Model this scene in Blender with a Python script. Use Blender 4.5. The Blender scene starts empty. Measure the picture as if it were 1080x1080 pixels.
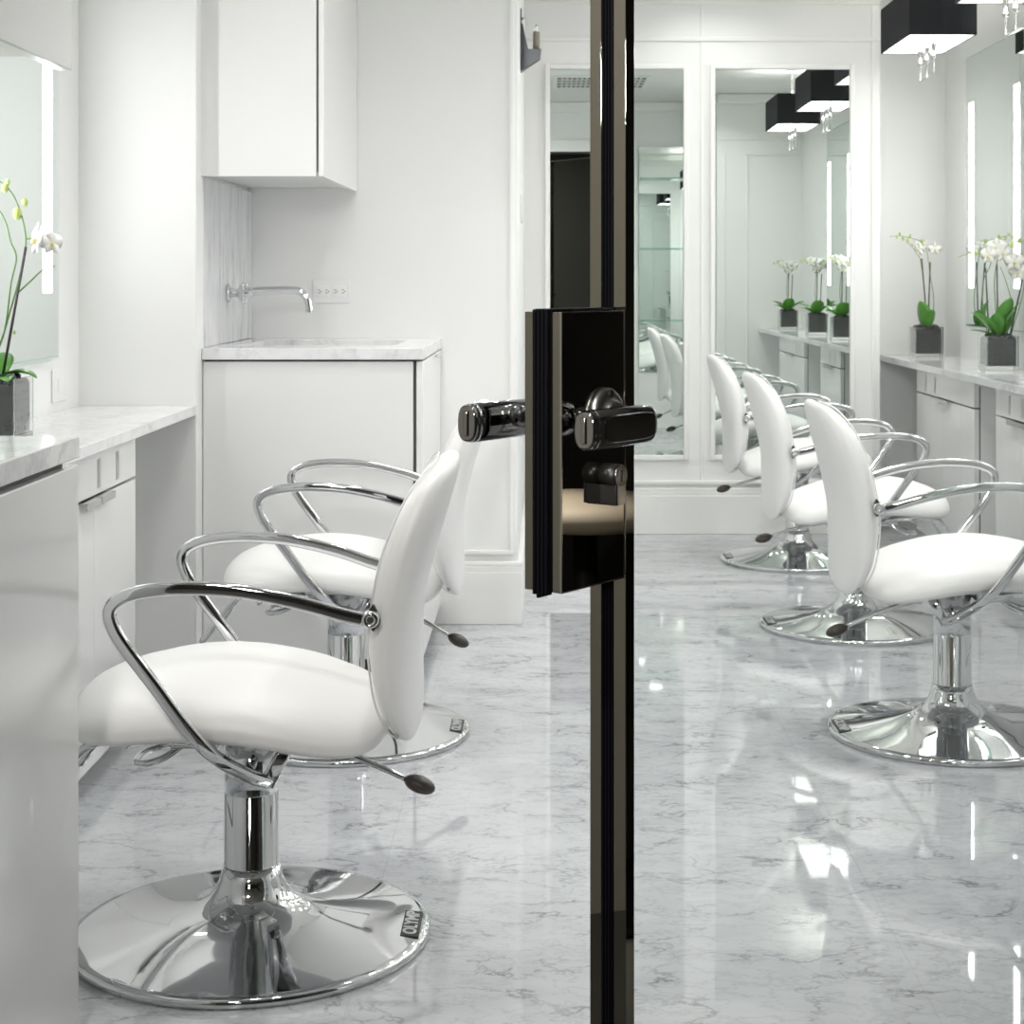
import bpy, bmesh, math, random
from mathutils import Vector, Matrix, Euler
PI = math.pi
scene = bpy.context.scene
COL = scene.collection

# ------------------------------------------------------------------ materials
def new_mat(name):
    m = bpy.data.materials.new(name); m.use_nodes = True
    nt = m.node_tree
    b = nt.nodes['Principled BSDF']
    return m, nt, b

def plain(name, col, rough=0.4, metal=0.0, spec=0.5, coat=0.0, bump=0.0, bscale=60.0, sheen=0.0):
    """solid colour with a faint procedural mottling so that nothing is perfectly flat"""
    m, nt, b = new_mat(name)
    b.inputs['Roughness'].default_value = rough
    b.inputs['Metallic'].default_value = metal
    b.inputs['Specular IOR Level'].default_value = spec
    b.inputs['Coat Weight'].default_value = coat
    b.inputs['Sheen Weight'].default_value = sheen
    tc = nt.nodes.new('ShaderNodeTexCoord')
    nz = nt.nodes.new('ShaderNodeTexNoise'); nz.inputs['Scale'].default_value = bscale; nz.inputs['Detail'].default_value = 3
    nt.links.new(tc.outputs['Object'], nz.inputs['Vector'])
    rp = nt.nodes.new('ShaderNodeValToRGB')
    rp.color_ramp.elements[0].color = (*[c * 0.965 for c in col], 1)
    rp.color_ramp.elements[1].color = (*col, 1)
    nt.links.new(nz.outputs['Fac'], rp.inputs['Fac'])
    nt.links.new(rp.outputs['Color'], b.inputs['Base Color'])
    if bump:
        bp = nt.nodes.new('ShaderNodeBump'); bp.inputs['Strength'].default_value = bump; bp.inputs['Distance'].default_value = 0.002
        nt.links.new(nz.outputs['Fac'], bp.inputs['Height']); nt.links.new(bp.outputs['Normal'], b.inputs['Normal'])
    return m

def emit(name, col, strength):
    m, nt, b = new_mat(name)
    b.inputs['Base Color'].default_value = (0.9, 0.9, 0.9, 1)
    b.inputs['Emission Color'].default_value = (*col, 1)
    b.inputs['Emission Strength'].default_value = strength
    return m

def glass(name, col, rough=0.0, ior=1.45):
    m, nt, b = new_mat(name)
    b.inputs['Base Color'].default_value = (*col, 1)
    b.inputs['Roughness'].default_value = rough
    b.inputs['IOR'].default_value = ior
    b.inputs['Transmission Weight'].default_value = 1.0
    return m

def pane_mat(name, col, ior=1.5):
    """flat sheet glass: clear with a Fresnel reflection"""
    m = bpy.data.materials.new(name); m.use_nodes = True; nt = m.node_tree; nt.nodes.clear()
    out = nt.nodes.new('ShaderNodeOutputMaterial'); mix = nt.nodes.new('ShaderNodeMixShader')
    tr = nt.nodes.new('ShaderNodeBsdfTransparent'); tr.inputs['Color'].default_value = (*col, 1)
    gl = nt.nodes.new('ShaderNodeBsdfGlossy'); gl.inputs['Roughness'].default_value = 0.0
    fr = nt.nodes.new('ShaderNodeFresnel'); fr.inputs['IOR'].default_value = ior
    ge = nt.nodes.new('ShaderNodeNewGeometry'); ma = nt.nodes.new('ShaderNodeMath'); ma.operation = 'MULTIPLY_ADD'   # same reflectance from both sides of the sheet
    ma.inputs[1].default_value = 1/ior-ior; ma.inputs[2].default_value = ior
    nt.links.new(ge.outputs['Backfacing'], ma.inputs[0]); nt.links.new(ma.outputs[0], fr.inputs['IOR'])
    nt.links.new(fr.outputs[0], mix.inputs[0]); nt.links.new(tr.outputs[0], mix.inputs[1]); nt.links.new(gl.outputs[0], mix.inputs[2])
    nt.links.new(mix.outputs[0], out.inputs['Surface'])
    return m

def marble(name, base, vein, scale, stretch, rough, tiles=None, vw=0.035, amount=0.8):
    m, nt, b = new_mat(name)
    N = nt.nodes; L = nt.links
    geo = N.new('ShaderNodeNewGeometry')
    mp = N.new('ShaderNodeMapping'); mp.inputs['Scale'].default_value = stretch
    mp.inputs['Rotation'].default_value = (0, 0, 0.25)
    L.new(geo.outputs['Position'], mp.inputs['Vector'])
    def ridge(sc, w, dist, det=6):
        nz = N.new('ShaderNodeTexNoise'); nz.inputs['Scale'].default_value = sc; nz.inputs['Detail'].default_value = det
        nz.inputs['Roughness'].default_value = 0.62; nz.inputs['Distortion'].default_value = dist
        L.new(mp.outputs['Vector'], nz.inputs['Vector'])
        s = N.new('ShaderNodeMath'); s.operation = 'SUBTRACT'; s.inputs[1].default_value = 0.5
        L.new(nz.outputs['Fac'], s.inputs[0])
        a = N.new('ShaderNodeMath'); a.operation = 'ABSOLUTE'; L.new(s.outputs[0], a.inputs[0])
        r = N.new('ShaderNodeMapRange'); r.inputs['From Min'].default_value = 0.0; r.inputs['From Max'].default_value = w
        r.inputs['To Min'].default_value = 1.0; r.inputs['To Max'].default_value = 0.0
        L.new(a.outputs[0], r.inputs['Value'])
        return r.outputs['Result']
    v1 = ridge(scale, vw, 0.35); v2 = ridge(scale * 2.7, vw * 1.3, 0.15)
    cl = N.new('ShaderNodeTexNoise'); cl.inputs['Scale'].default_value = scale * 1.4; cl.inputs['Detail'].default_value = 5
    L.new(mp.outputs['Vector'], cl.inputs['Vector'])
    cr = N.new('ShaderNodeMapRange'); cr.inputs['From Min'].default_value = 0.38; cr.inputs['From Max'].default_value = 0.72
    L.new(cl.outputs['Fac'], cr.inputs['Value'])
    # veins only where the clouds are dense
    k1 = N.new('ShaderNodeMath'); k1.operation = 'MULTIPLY'; L.new(v1, k1.inputs[0]); L.new(cr.outputs['Result'], k1.inputs[1])
    k2 = N.new('ShaderNodeMath'); k2.operation = 'MULTIPLY_ADD'; L.new(v2, k2.inputs[0]); k2.inputs[1].default_value = 0.25; L.new(k1.outputs[0], k2.inputs[2])
    k3 = N.new('ShaderNodeMath'); k3.operation = 'MULTIPLY_ADD'; L.new(cr.outputs['Result'], k3.inputs[0]); k3.inputs[1].default_value = 0.22; L.new(k2.outputs[0], k3.inputs[2])
    k4 = N.new('ShaderNodeMath'); k4.operation = 'MULTIPLY'; k4.use_clamp = True; L.new(k3.outputs[0], k4.inputs[0]); k4.inputs[1].default_value = amount
    mx = N.new('ShaderNodeMix'); mx.data_type = 'RGBA'
    mx.inputs['A'].default_value = (*base, 1); mx.inputs['B'].default_value = (*vein, 1)
    L.new(k4.outputs[0], mx.inputs['Factor'])
    out = mx.outputs['Result']
    if tiles:
        size, ox, oy = tiles
        mp2 = N.new('ShaderNodeMapping'); mp2.inputs['Location'].default_value = (ox, oy, 0)
        L.new(geo.outputs['Position'], mp2.inputs['Vector'])
        br = N.new('ShaderNodeTexBrick'); br.offset = 0.0; br.squash = 1.0
        br.inputs['Scale'].default_value = 1.0; br.inputs['Mortar Size'].default_value = 0.0016
        br.inputs['Brick Width'].default_value = size; br.inputs['Row Height'].default_value = size
        br.inputs['Color1'].default_value = (1, 1, 1, 1); br.inputs['Color2'].default_value = (0.96, 0.96, 0.965, 1)
        br.inputs['Mortar'].default_value = (0.90, 0.90, 0.90, 1); br.inputs['Mortar Smooth'].default_value = 0.3
        L.new(mp2.outputs['Vector'], br.inputs['Vector'])
        ml = N.new('ShaderNodeMix'); ml.data_type = 'RGBA'; ml.blend_type = 'MULTIPLY'; ml.inputs['Factor'].default_value = 1
        L.new(out, ml.inputs['A']); L.new(br.outputs['Color'], ml.inputs['B'])
        out = ml.outputs['Result']
    L.new(out, b.inputs['Base Color'])
    b.inputs['Roughness'].default_value = rough
    b.inputs['Specular IOR Level'].default_value = 0.6
    return m

M = {}
M['wall'] = plain('white_wall_paint', (0.855, 0.86, 0.845), 0.42, bscale=4)
M['ceiling'] = plain('ceiling_paint', (0.84, 0.84, 0.82), 0.8, bscale=3)
M['lacquer'] = plain('white_lacquer', (0.83, 0.832, 0.822), 0.22, coat=0.15, bscale=3)
M['trim'] = plain('white_trim_paint', (0.87, 0.87, 0.85), 0.35, bscale=5)
M['gap'] = plain('shadow_gap', (0.10, 0.10, 0.095), 0.7)
M['floor'] = marble('carrara_floor', (0.545, 0.56, 0.58), (0.16, 0.165, 0.18), 6.0, (0.75, 1.25, 1), 0.03, tiles=(0.887, 0.30, -0.141), vw=0.020, amount=0.85)
M['marble'] = marble('carrara_worktop', (0.84, 0.84, 0.845), (0.42, 0.43, 0.45), 3.4, (1.5, 0.8, 1.2), 0.08, amount=0.6)
M['splash'] = marble('carrara_splash', (0.74, 0.75, 0.765), (0.34, 0.35, 0.375), 4.5, (1, 3.0, 0.5), 0.12, vw=0.05, amount=0.75)
M['chrome'] = plain('chrome', (0.70, 0.71, 0.72), 0.04, 1.0, bscale=2)
M['chrome_sat'] = plain('satin_chrome', (0.62, 0.62, 0.61), 0.18, 1.0, bscale=40)
M['leather'] = plain('white_leatherette', (0.86, 0.855, 0.845), 0.38, bscale=420, bump=0.10)
M['black'] = plain('black_plastic', (0.02, 0.018, 0.017), 0.35)
M['knob'] = plain('dark_brown_knob', (0.045, 0.036, 0.032), 0.38)
M['rubber'] = plain('black_gasket', (0.003, 0.003, 0.005), 0.6, spec=0.12)
M['nickel'] = plain('dark_polished_nickel', (0.39, 0.382, 0.35), 0.012, 1.0, bscale=3)
M['lever'] = plain('lever_chrome', (0.50, 0.51, 0.53), 0.05, 1.0, bscale=3)
M['inlay'] = plain('dark_lever_inlay', (0.17, 0.175, 0.18), 0.22, 1.0, bscale=3)
M['pane'] = pane_mat('door_glass', (0.99, 0.998, 0.994), 1.33)
M['shelfglass'] = pane_mat('green_shelf_glass', (0.80, 0.93, 0.88))
M['vaseglass'] = glass('vase_glass', (0.97, 0.99, 0.985), ior=1.48)
M['mirror'] = plain('mirror_silver', (0.80, 0.855, 0.825), 0.0, 1.0, bscale=1)
M['edge'] = plain('green_glass_edge', (0.50, 0.72, 0.64), 0.12)
M['strip'] = emit('led_strip', (1.0, 1.0, 1.0), 16.0)
M['diffuser'] = emit('lamp_diffuser', (1.0, 0.98, 0.95), 4.0)
M['lens'] = emit('downlight_lens', (1.0, 0.98, 0.95), 12.0)
M['shade'] = plain('black_shade_fabric', (0.012, 0.013, 0.016), 0.75, spec=0.15, bscale=300, bump=0.2)
M['shadein'] = plain('white_shade_lining', (0.9, 0.88, 0.84), 0.7)
M['crystal'] = glass('crystal', (0.98, 0.98, 0.97), ior=1.5)
M['pebble'] = plain('black_pebble', (0.018, 0.018, 0.020), 0.42, bscale=30, bump=0.3)
M['stake'] = plain('dark_bamboo_stake', (0.035, 0.028, 0.026), 0.5)
M['stem'] = plain('green_stem', (0.10, 0.22, 0.035), 0.45)
M['bud'] = plain('pale_green_bud', (0.50, 0.62, 0.20), 0.45)
M['petal'] = plain('white_petal', (0.90, 0.90, 0.86), 0.5)
M['lip'] = plain('cream_yellow_lip', (0.80, 0.72, 0.32), 0.5)
M['bronze'] = plain('dark_bronze', (0.10, 0.105, 0.11), 0.28, 1.0)
M['candle'] = plain('taupe_candle_sleeve', (0.24, 0.22, 0.17), 0.5)
M['plate'] = plain('white_plastic', (0.84, 0.84, 0.84), 0.3)
M['slot'] = plain('grey_slot', (0.42, 0.42, 0.41), 0.5)
M['hole'] = plain('dark_hole', (0.03, 0.03, 0.03), 0.6)
M['ventdark'] = plain('vent_shadow', (0.05, 0.055, 0.05), 0.7)
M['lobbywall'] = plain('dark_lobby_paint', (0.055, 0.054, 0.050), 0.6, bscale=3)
M['lobbytaupe'] = plain('taupe_lobby_paint', (0.52, 0.49, 0.42), 0.6, bscale=3)
M['beige'] = plain('beige_upholstery', (0.62, 0.54, 0.44), 0.6, bscale=200, bump=0.1)
M['rosette'] = plain('brushed_rosette', (0.45, 0.45, 0.44), 0.35, 1.0, bscale=40)
M['badge'] = plain('dark_badge', (0.055, 0.056, 0.058), 0.5, spec=0.25)
M['letters'] = plain('silver_lettering', (0.62, 0.63, 0.63), 0.35, 0.3)

def leaf_mat():
    m, nt, b = new_mat('orchid_leaf')
    N = nt.nodes; L = nt.links
    tc = N.new('ShaderNodeTexCoord'); nz = N.new('ShaderNodeTexNoise'); nz.inputs['Scale'].default_value = 14
    L.new(tc.outputs['Object'], nz.inputs['Vector'])
    rp = N.new('ShaderNodeValToRGB')
    rp.color_ramp.elements[0].color = (0.04, 0.17, 0.018, 1); rp.color_ramp.elements[1].color = (0.12, 0.40, 0.04, 1)
    L.new(nz.outputs['Fac'], rp.inputs['Fac']); L.new(rp.outputs['Color'], b.inputs['Base Color'])
    b.inputs['Roughness'].default_value = 0.35
    return m
M['leaf'] = leaf_mat()

# ------------------------------------------------------------------ mesh helpers
class MB:
    """collects shapes, then links them as ONE mesh object"""
    def __init__(s):
        s.bm = bmesh.new(); s.mats = []; s.mi = 0
    def mat(s, m):
        if m not in s.mats: s.mats.append(m)
        s.mi = s.mats.index(m); return s
    def _tag(s, faces, smooth=False):
        for f in faces: f.material_index = s.mi; f.smooth = smooth
    def box(s, x0, x1, y0, y1, z0, z1, bev=0.0, seg=2, mx=None):
        r = bmesh.ops.create_cube(s.bm, size=1.0)
        vs = r['verts']
        mtx = Matrix.Translation(((x0+x1)/2, (y0+y1)/2, (z0+z1)/2)) @ Matrix.Diagonal((abs(x1-x0), abs(y1-y0), abs(z1-z0), 1))
        bmesh.ops.transform(s.bm, matrix=mtx, verts=vs)
        if mx is not None: bmesh.ops.transform(s.bm, matrix=mx, verts=vs)
        fs = set(f for v in vs for f in v.link_faces)
        s._tag(fs)
        if bev > 0:
            es = list(set(e for v in vs for e in v.link_edges))
            rr = bmesh.ops.bevel(s.bm, geom=es, offset=bev, segments=seg, profile=0.5, affect='EDGES')
            s._tag(rr['faces'], True)
        return s
    def rings(s, rings, close_ring=True, cap0=True, cap1=True, smooth=True):
        """skin a list of rings (lists of points, equal length)"""
        V = [[s.bm.verts.new(p) for p in r] for r in rings]
        n = len(V[0]); fs = []
        for a, b in zip(V[:-1], V[1:]):
            for i in range(n if close_ring else n-1):
                j = (i+1) % n
                try: fs.append(s.bm.faces.new((a[i], a[j], b[j], b[i])))
                except ValueError: pass
        s._tag(fs, smooth)
        caps = []
        if close_ring and cap0: caps.append(s.bm.faces.new(list(reversed(V[0]))))
        if close_ring and cap1: caps.append(s.bm.faces.new(V[-1]))
        s._tag(caps, False)
        return s
    def lathe(s, prof, n=48, c=(0, 0, 0), mx=None, cap0=True, cap1=True):
        """prof: list of (radius, z) from bottom to top"""
        rs = []
        for r, z in prof:
            ring = [Vector((r*math.cos(2*PI*i/n), r*math.sin(2*PI*i/n), z)) for i in range(n)]
            if mx is not None: ring = [mx @ p for p in ring]
            rs.append([p + Vector(c) for p in ring])
        return s.rings(rs, True, cap0, cap1)
    def tube(s, path, r=0.01, n=12, sec=None, up=(0, 0, 1), taper=None):
        """sweep a section along a path. sec: list of (a,b) offsets along side and up axes"""
        if sec is None: sec = [(r*math.cos(2*PI*i/n), r*math.sin(2*PI*i/n)) for i in range(n)]
        P = [Vector(p) for p in path]; rs = []
        side = None
        for i, p in enumerate(P):
            t = (P[min(i+1, len(P)-1)] - P[max(i-1, 0)]).normalized()
            if side is None:
                u = Vector(up)
                side = t.cross(u)
                if side.length < 1e-4: side = t.cross(Vector((1, 0, 0)))
                side.normalize()
            side = (side - t*side.dot(t)).normalized()
            w = side.cross(t).normalized()
            k = taper(i/(len(P)-1)) if taper else 1.0
            rs.append([p + side*(a*k) + w*(b*k) for a, b in sec])
        return s.rings(rs)
    def sphere(s, c, r, sx=1, sy=1, sz=1, seg=16, rot=None):
        res = bmesh.ops.create_uvsphere(s.bm, u_segments=seg, v_segments=max(6, seg//2), radius=r)
        mtx = Matrix.Translation(c) @ (rot.to_4x4() if rot is not None else Matrix.Identity(4)) @ Matrix.Diagonal((sx, sy, sz, 1))
        bmesh.ops.transform(s.bm, matrix=mtx, verts=res['verts'])
        s._tag(set(f for v in res['verts'] for f in v.link_faces), True)
        return s
    def prism(s, pts, z0, z1, mx=None, bev=0.0):
        """extrude a polygon given in xy between z0 and z1"""
        f = lambda p, z: (mx @ Vector((p[0], p[1], z))) if mx is not None else Vector((p[0], p[1], z))
        return s.rings([[f(p, z0) for p in pts], [f(p, z1) for p in pts]], smooth=False)
    def build(s, name, parent=None, mats=None, loc=None):
        me = bpy.data.meshes.new(name)
        bmesh.ops.recalc_face_normals(s.bm, faces=s.bm.faces)
        s.bm.to_mesh(me); s.bm.free()
        for m in s.mats: me.materials.append(m)
        o = bpy.data.objects.new(name, me); COL.objects.link(o)
        if parent is not None: o.parent = parent
        if loc is not None: o.location = loc
        return o

def catmull(pts, per=8):
    P = [Vector(p) for p in pts]; out = []
    Q = [P[0]*2 - P[1]] + P + [P[-1]*2 - P[-2]]
    for i in range(1, len(Q)-2):
        p0, p1, p2, p3 = Q[i-1], Q[i], Q[i+1], Q[i+2]
        for k in range(per):
            t = k/per
            out.append(0.5*((2*p1) + (p2-p0)*t + (2*p0-5*p1+4*p2-p3)*t*t + (3*p1-p0-3*p2+p3)*t*t*t))
    out.append(P[-1]); return out

def superell(a, b, e=2.0, n=16):
    o = []
    for i in range(n):
        t = 2*PI*(i+0.5)/n; c, s_ = math.cos(t), math.sin(t)
        o.append((a*math.copysign(abs(c)**(2/e), c), b*math.copysign(abs(s_)**(2/e), s_)))
    return o

def empty(name, loc=(0, 0, 0), rz=0.0):
    o = bpy.data.objects.new(name, None); COL.objects.link(o)
    o.location = loc; o.rotation_euler = (0, 0, rz); o.empty_display_size = 0.1
    return o
def tag(o, label=None, cat=None, group=None, kind=None):
    if label: o['label'] = label
    if cat: o['category'] = cat
    if group: o['group'] = group
    if kind: o['kind'] = kind
    return o
def struct(o): o['kind'] = 'structure'; return o
def copy_tree(o, parent=None):
    c = o.copy(); COL.objects.link(c); c.parent = parent
    for ch in list(o.children): copy_tree(ch, c)
    return c
def sbox(name, x0, x1, y0, y1, z0, z1, m, bev=0.0):
    return struct(MB().mat(m).box(x0, x1, y0, y1, z0, z1, bev).build(name))

# ------------------------------------------------------------------ camera (lens shift keeps the verticals upright)
H = 1.10
cam = bpy.data.cameras.new('camera'); co = bpy.data.objects.new('camera', cam); COL.objects.link(co)
co.location = (0, 0, H); co.rotation_euler = (PI/2, 0, 0)
cam.sensor_width = 36; cam.lens = 60.0
cam.shift_x = -35/1080; cam.shift_y = -244/1080
cam.clip_start = 0.05; cam.clip_end = 60
cam.dof.use_dof = True; cam.dof.focus_distance = 1.9; cam.dof.aperture_fstop = 30
scene.camera = co

# ------------------------------------------------------------------ the room
CEIL = 2.43
D = 7.42
sbox('floor', -1.6, 2.4, 2.06, 7.95, -0.05, 0.0, M['floor'])
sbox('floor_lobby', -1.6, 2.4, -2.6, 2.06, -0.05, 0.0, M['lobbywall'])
sbox('ceiling', -1.6, 2.0, 2.00, 7.95, CEIL, CEIL+0.05, M['ceiling'])
sbox('wall_left', -1.36, -1.257, 2.10, 4.60, 0, CEIL, M['wall'])
sbox('wall_partition', -1.36, -0.94, 4.60, 4.70, 0, CEIL, M['wall'], 0.003)
sbox('wall_niche', -1.36, -0.955, 4.70, 5.48, 0, CEIL, M['wall'])
sbox('wall_sink', -1.36, -0.09, 5.48, 7.95, 0, CEIL, M['wall'])
sbox('wall_back', -0.09, 1.455, D, 7.95, 0, CEIL, M['wall'])
sbox('wall_alcove', 1.455, 1.98, 7.80, 7.95, 0, CEIL, M['wall'])
sbox('wall_right', 1.83, 1.98, 2.68, 7.80, 0, CEIL, M['wall'])
w = MB().mat(M['wall'])
w.box(0.66, 1.98, 2.02, 2.10, 0, CEIL); w.box(1.22, 1.98, 2.10, 2.68, 0, CEIL)
w.box(-1.60, -0.72, 2.02, 2.10, 0, CEIL); w.box(-0.72, 0.66, 2.02, 2.10, 2.06, CEIL)
struct(w.build('wall_front'))
# lobby behind the open door: dark, the camera stands here
w = MB().mat(M['lobbywall'])
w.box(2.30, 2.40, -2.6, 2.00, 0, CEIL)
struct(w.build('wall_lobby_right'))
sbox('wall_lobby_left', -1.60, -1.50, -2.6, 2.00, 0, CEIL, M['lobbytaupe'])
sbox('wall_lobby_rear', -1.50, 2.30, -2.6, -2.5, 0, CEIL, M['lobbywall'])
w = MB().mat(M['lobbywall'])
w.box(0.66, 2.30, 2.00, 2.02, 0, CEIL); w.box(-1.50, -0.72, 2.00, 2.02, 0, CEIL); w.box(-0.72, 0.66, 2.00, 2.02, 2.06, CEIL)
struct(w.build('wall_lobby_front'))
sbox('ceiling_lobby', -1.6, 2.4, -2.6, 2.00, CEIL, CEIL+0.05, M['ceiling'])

w = MB().mat(M['bronze'])          # unseen dark lining added to keep pale jamb reflections off the glass
w.box(0.650, 0.660, 1.995, 2.105, 0, 2.06); w.box(-0.720, -0.710, 1.995, 2.105, 0, 2.06); w.box(-0.710, 0.650, 1.995, 2.105, 2.05, 2.06)
struct(w.build('jamb_shield'))
# baseboards and mouldings
def baseboard(name, boxes):
    b = MB().mat(M['trim'])
    for x0, x1, y0, y1 in boxes:
        b.box(x0, x1, y0, y1, 0, 0.168, 0.003)
        b.box(x0, x1, y0 + (0.004 if y1-y0 < x1-x0 else 0), y1, 0.168, 0.185, 0.002)
        b.box(x0, x1, y0 + (0.008 if y1-y0 < x1-x0 else 0), y1, 0.185, 0.200, 0.004)
    return struct(b.build(name))
baseboard('baseboard_sink', [(-0.36, -0.072, 5.455, 5.48)])
baseboard('baseboard_return', [(-0.09, -0.072, 5.48, D)])
baseboard('baseboard_back', [(-0.072, 1.455, D-0.022, D)])
t = MB().mat(M['trim'])           # raised panel moulding on the wall behind the sink
for x0, x1, z0, z1 in [(-0.114, -0.100, 0.235, CEIL), (-0.33, -0.100, 0.222, 0.236)]:
    t.box(x0, x1, 5.466, 5.481, z0, z1, 0.003)
struct(t.build('trim_1'))
t = MB().mat(M['trim'])           # frieze rails and pilaster joints of the back wall
for z in (2.150, 2.308): t.box(-0.09, 1.455, D-0.010, D+0.001, z-0.010, z+0.010, 0.004)
t.box(-0.09, 1.455, D-0.016, D+0.001, 0.215, 0.232, 0.004)
for x in (0.680, 1.425): t.box(x-0.006, x+0.006, D-0.006, D+0.001, 0.23, 2.30, 0.002)
struct(t.build('trim_2'))
t = MB().mat(M['trim'])           # cornice
for (x0, x1, y0, y1) in [(-0.09, 1.455, D-0.05, D), (1.22, 1.83, 2.68, 2.73), (-1.257, 1.22, 2.10, 2.15)]:
    t.box(x0, x1, y0, y1, CEIL-0.07, CEIL, 0.012)
struct(t.build('trim_3'))
t = MB().mat(M['trim'])           # door casing and panel moulding on the front wall, seen in the mirrors
t.box(0.66, 0.69, 2.10, 2.12, 0, 2.15, 0.004); t.box(-0.72, 0.66, 2.10, 2.12, 2.06, 2.15, 0.004)
for x in (1.27, 1.43): t.box(x, x+0.014, 2.68, 2.692, 0.25, 2.0, 0.003)
t.box(1.43, 1.80, 2.68, 2.692, 1.99, 2.004, 0.003)
t.box(1.22, 1.83, 2.68, 2.69, 2.10, 2.12, 0.003)
struct(t.build('trim_4'))

# ------------------------------------------------------------------ panel mirrors on the back wall
def panel_mirror(x0, x1, label):
    root = empty('panel_mirror', ((x0+x1)/2, D, 0.343)); w2 = (x1-x0)/2; h = 2.018-0.343
    g = MB().mat(M['mirror']).box(-w2, w2, -0.006, -0.001, 0, h, 0.0).build('mirror_glass', root)
    f = MB().mat(M['trim']); k = 0.022
    for a in ((-w2-k, -w2, -k, h+k), (w2, w2+k, -k, h+k), (-w2, w2, -k, 0), (-w2, w2, h, h+k)):
        f.box(a[0], a[1], -0.020, -0.001, a[2], a[3], 0.004)
    f.build('frame', root)
    tag(root, label, 'mirror')
panel_mirror(0.021, 0.600, 'tall mirror panel behind the dark door edge, reflecting glass shelves')
panel_mirror(0.738, 1.322, 'tall mirror panel reflecting the black lampshades and orchids')

# ------------------------------------------------------------------ lit wall mirrors over the counters
def station_mirror(x, sgn, y0, y1, label, z0=0.905, z1=2.055, group=None):
    """sgn: direction the mirror faces along x"""
    root = empty('wall_mirror', (x, (y0+y1)/2, z0)); hw = (y1-y0)/2; h = z1-z0
    MB().mat(M['edge']).box(0, 0.018*sgn, -hw, hw, 0, h, 0.0).build('glass_back', root)
    b = MB().mat(M['mirror']); b.box(0.018*sgn, 0.0195*sgn, -hw+0.004, hw-0.004, 0.004, h-0.004); b.build('mirror_glass', root)
    for s in (-1, 1):
        yc = s*(hw-0.10)
        MB().mat(M['strip']).box(0.0195*sgn, 0.0215*sgn, yc-0.032, yc+0.032, 0.165, h-0.20, 0.0).build('light_strip', root)
    tag(root, label, 'mirror', group)
station_mirror(1.83, -1, 6.45, 7.35, 'wall mirror with light strip, above the far orchids on the right counter')
station_mirror(1.83, -1, 5.15, 6.05, 'lit wall mirror of the middle station, seen only as a reflection')
station_mirror(1.83, -1, 3.85, 4.75, 'lit wall mirror at the near end of the right counter, in the tall mirror')
station_mirror(-1.257, 1, 3.42, 4.345, 'wall mirror with light strip above the left counter')

# ------------------------------------------------------------------ counters and cabinets
def worktop(name, x0, x1, y0, y1, z0, z1, label, m=None):
    o = MB().mat(m or M['marble']).box(x0, x1, y0, y1, z0, z1, 0.002).build(name)
    return tag(o, label, 'worktop')
worktop('marble_worktop', -1.256, -0.94, 2.475, 4.599, 0.737, 0.763, 'long white marble worktop on the left, below the lit mirror')
worktop('marble_worktop', 1.52, 1.829, 2.69, 7.799, 0.735, 0.763, 'long white marble worktop on the right, carrying the orchids')
worktop('marble_worktop', -1.256, -0.6735, 2.105, 2.47, 0.844, 0.875, 'thick marble worktop corner at the left edge, nearest the viewer')

def vanity_cabinet(x, sgn, y0, y1, label, split=False):
    """front face at x, facing sgn; top under the counter"""
    root = empty('vanity_cabinet', (x, (y0+y1)/2, 0)); hw = (y1-y0)/2
    back = (1.829-x) if sgn < 0 else (x+1.256)
    zt = 0.734; B = lambda a, b: (min(-sgn*a, -sgn*b), max(-sgn*a, -sgn*b))
    xa, xb = B(0.024, back)
    c = MB().mat(M['lacquer']).box(xa, xb, -hw, hw, 0.06, zt, 0.001)
    xa, xb = B(0.06, back); c.box(xa, xb, -hw+0.01, hw-0.01, 0, 0.06)
    c.build('carcass', root)
    xa, xb = B(0.0195, 0.0240)
    MB().mat(M['gap']).box(xa, xb, -hw+0.001, hw-0.001, 0.06, zt-0.02).build('shadow_gap', root)
    xa, xb = B(0.0, 0.0195)
    ap = MB().mat(M['lacquer']).box(xa, xb, -hw, hw, 0.640, zt, 0.0015).build('apron_panel', root)
    s = hw*0.28
    for yy in (hw-0.17, hw-0.33):
        MB().mat(M['slot']).box(*B(-0.001, 0.004), yy-0.012, yy+0.012, 0.652, 0.715).build('slot', ap)
    doors = [(-hw, -0.0015), (0.0015, hw)] if split else [(-hw, hw)]
    for a, b in doors:
        d = MB().mat(M['lacquer']).box(xa, xb, a, b, 0.065, 0.634, 0.0015).build('door', root)
        hc = (a+b)/2 if not split else (0.06 if a > -0.01 else -0.06)
        hl = 0.13 if not split else 0.055
        p = MB().mat(M['chrome_sat'])
        p.box(*B(-0.016, 0.010), hc-hl, hc+hl, 0.634, 0.6375, 0.001); p.box(*B(-0.018, -0.015), hc-hl, hc+hl, 0.622, 0.6375, 0.001)
        tag(p.build('handle', d), 'satin chrome edge pull')
    tag(root, label, 'cabinet')
vanity_cabinet(-0.965, 1, 3.28, 4.02, 'white vanity cabinet under the left marble worktop', True)
vanity_cabinet(1.55, -1, 6.17, 7.12, 'white single door vanity cabinet under the far right counter, beneath the small orchids')
vanity_cabinet(1.55, -1, 5.22, 5.87, 'white vanity cabinet on the right edge, behind the nearest right chair')
vanity_cabinet(1.55, -1, 3.54, 4.62, 'white vanity cabinet at the near end of the right counter, in the tall mirror')

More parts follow.
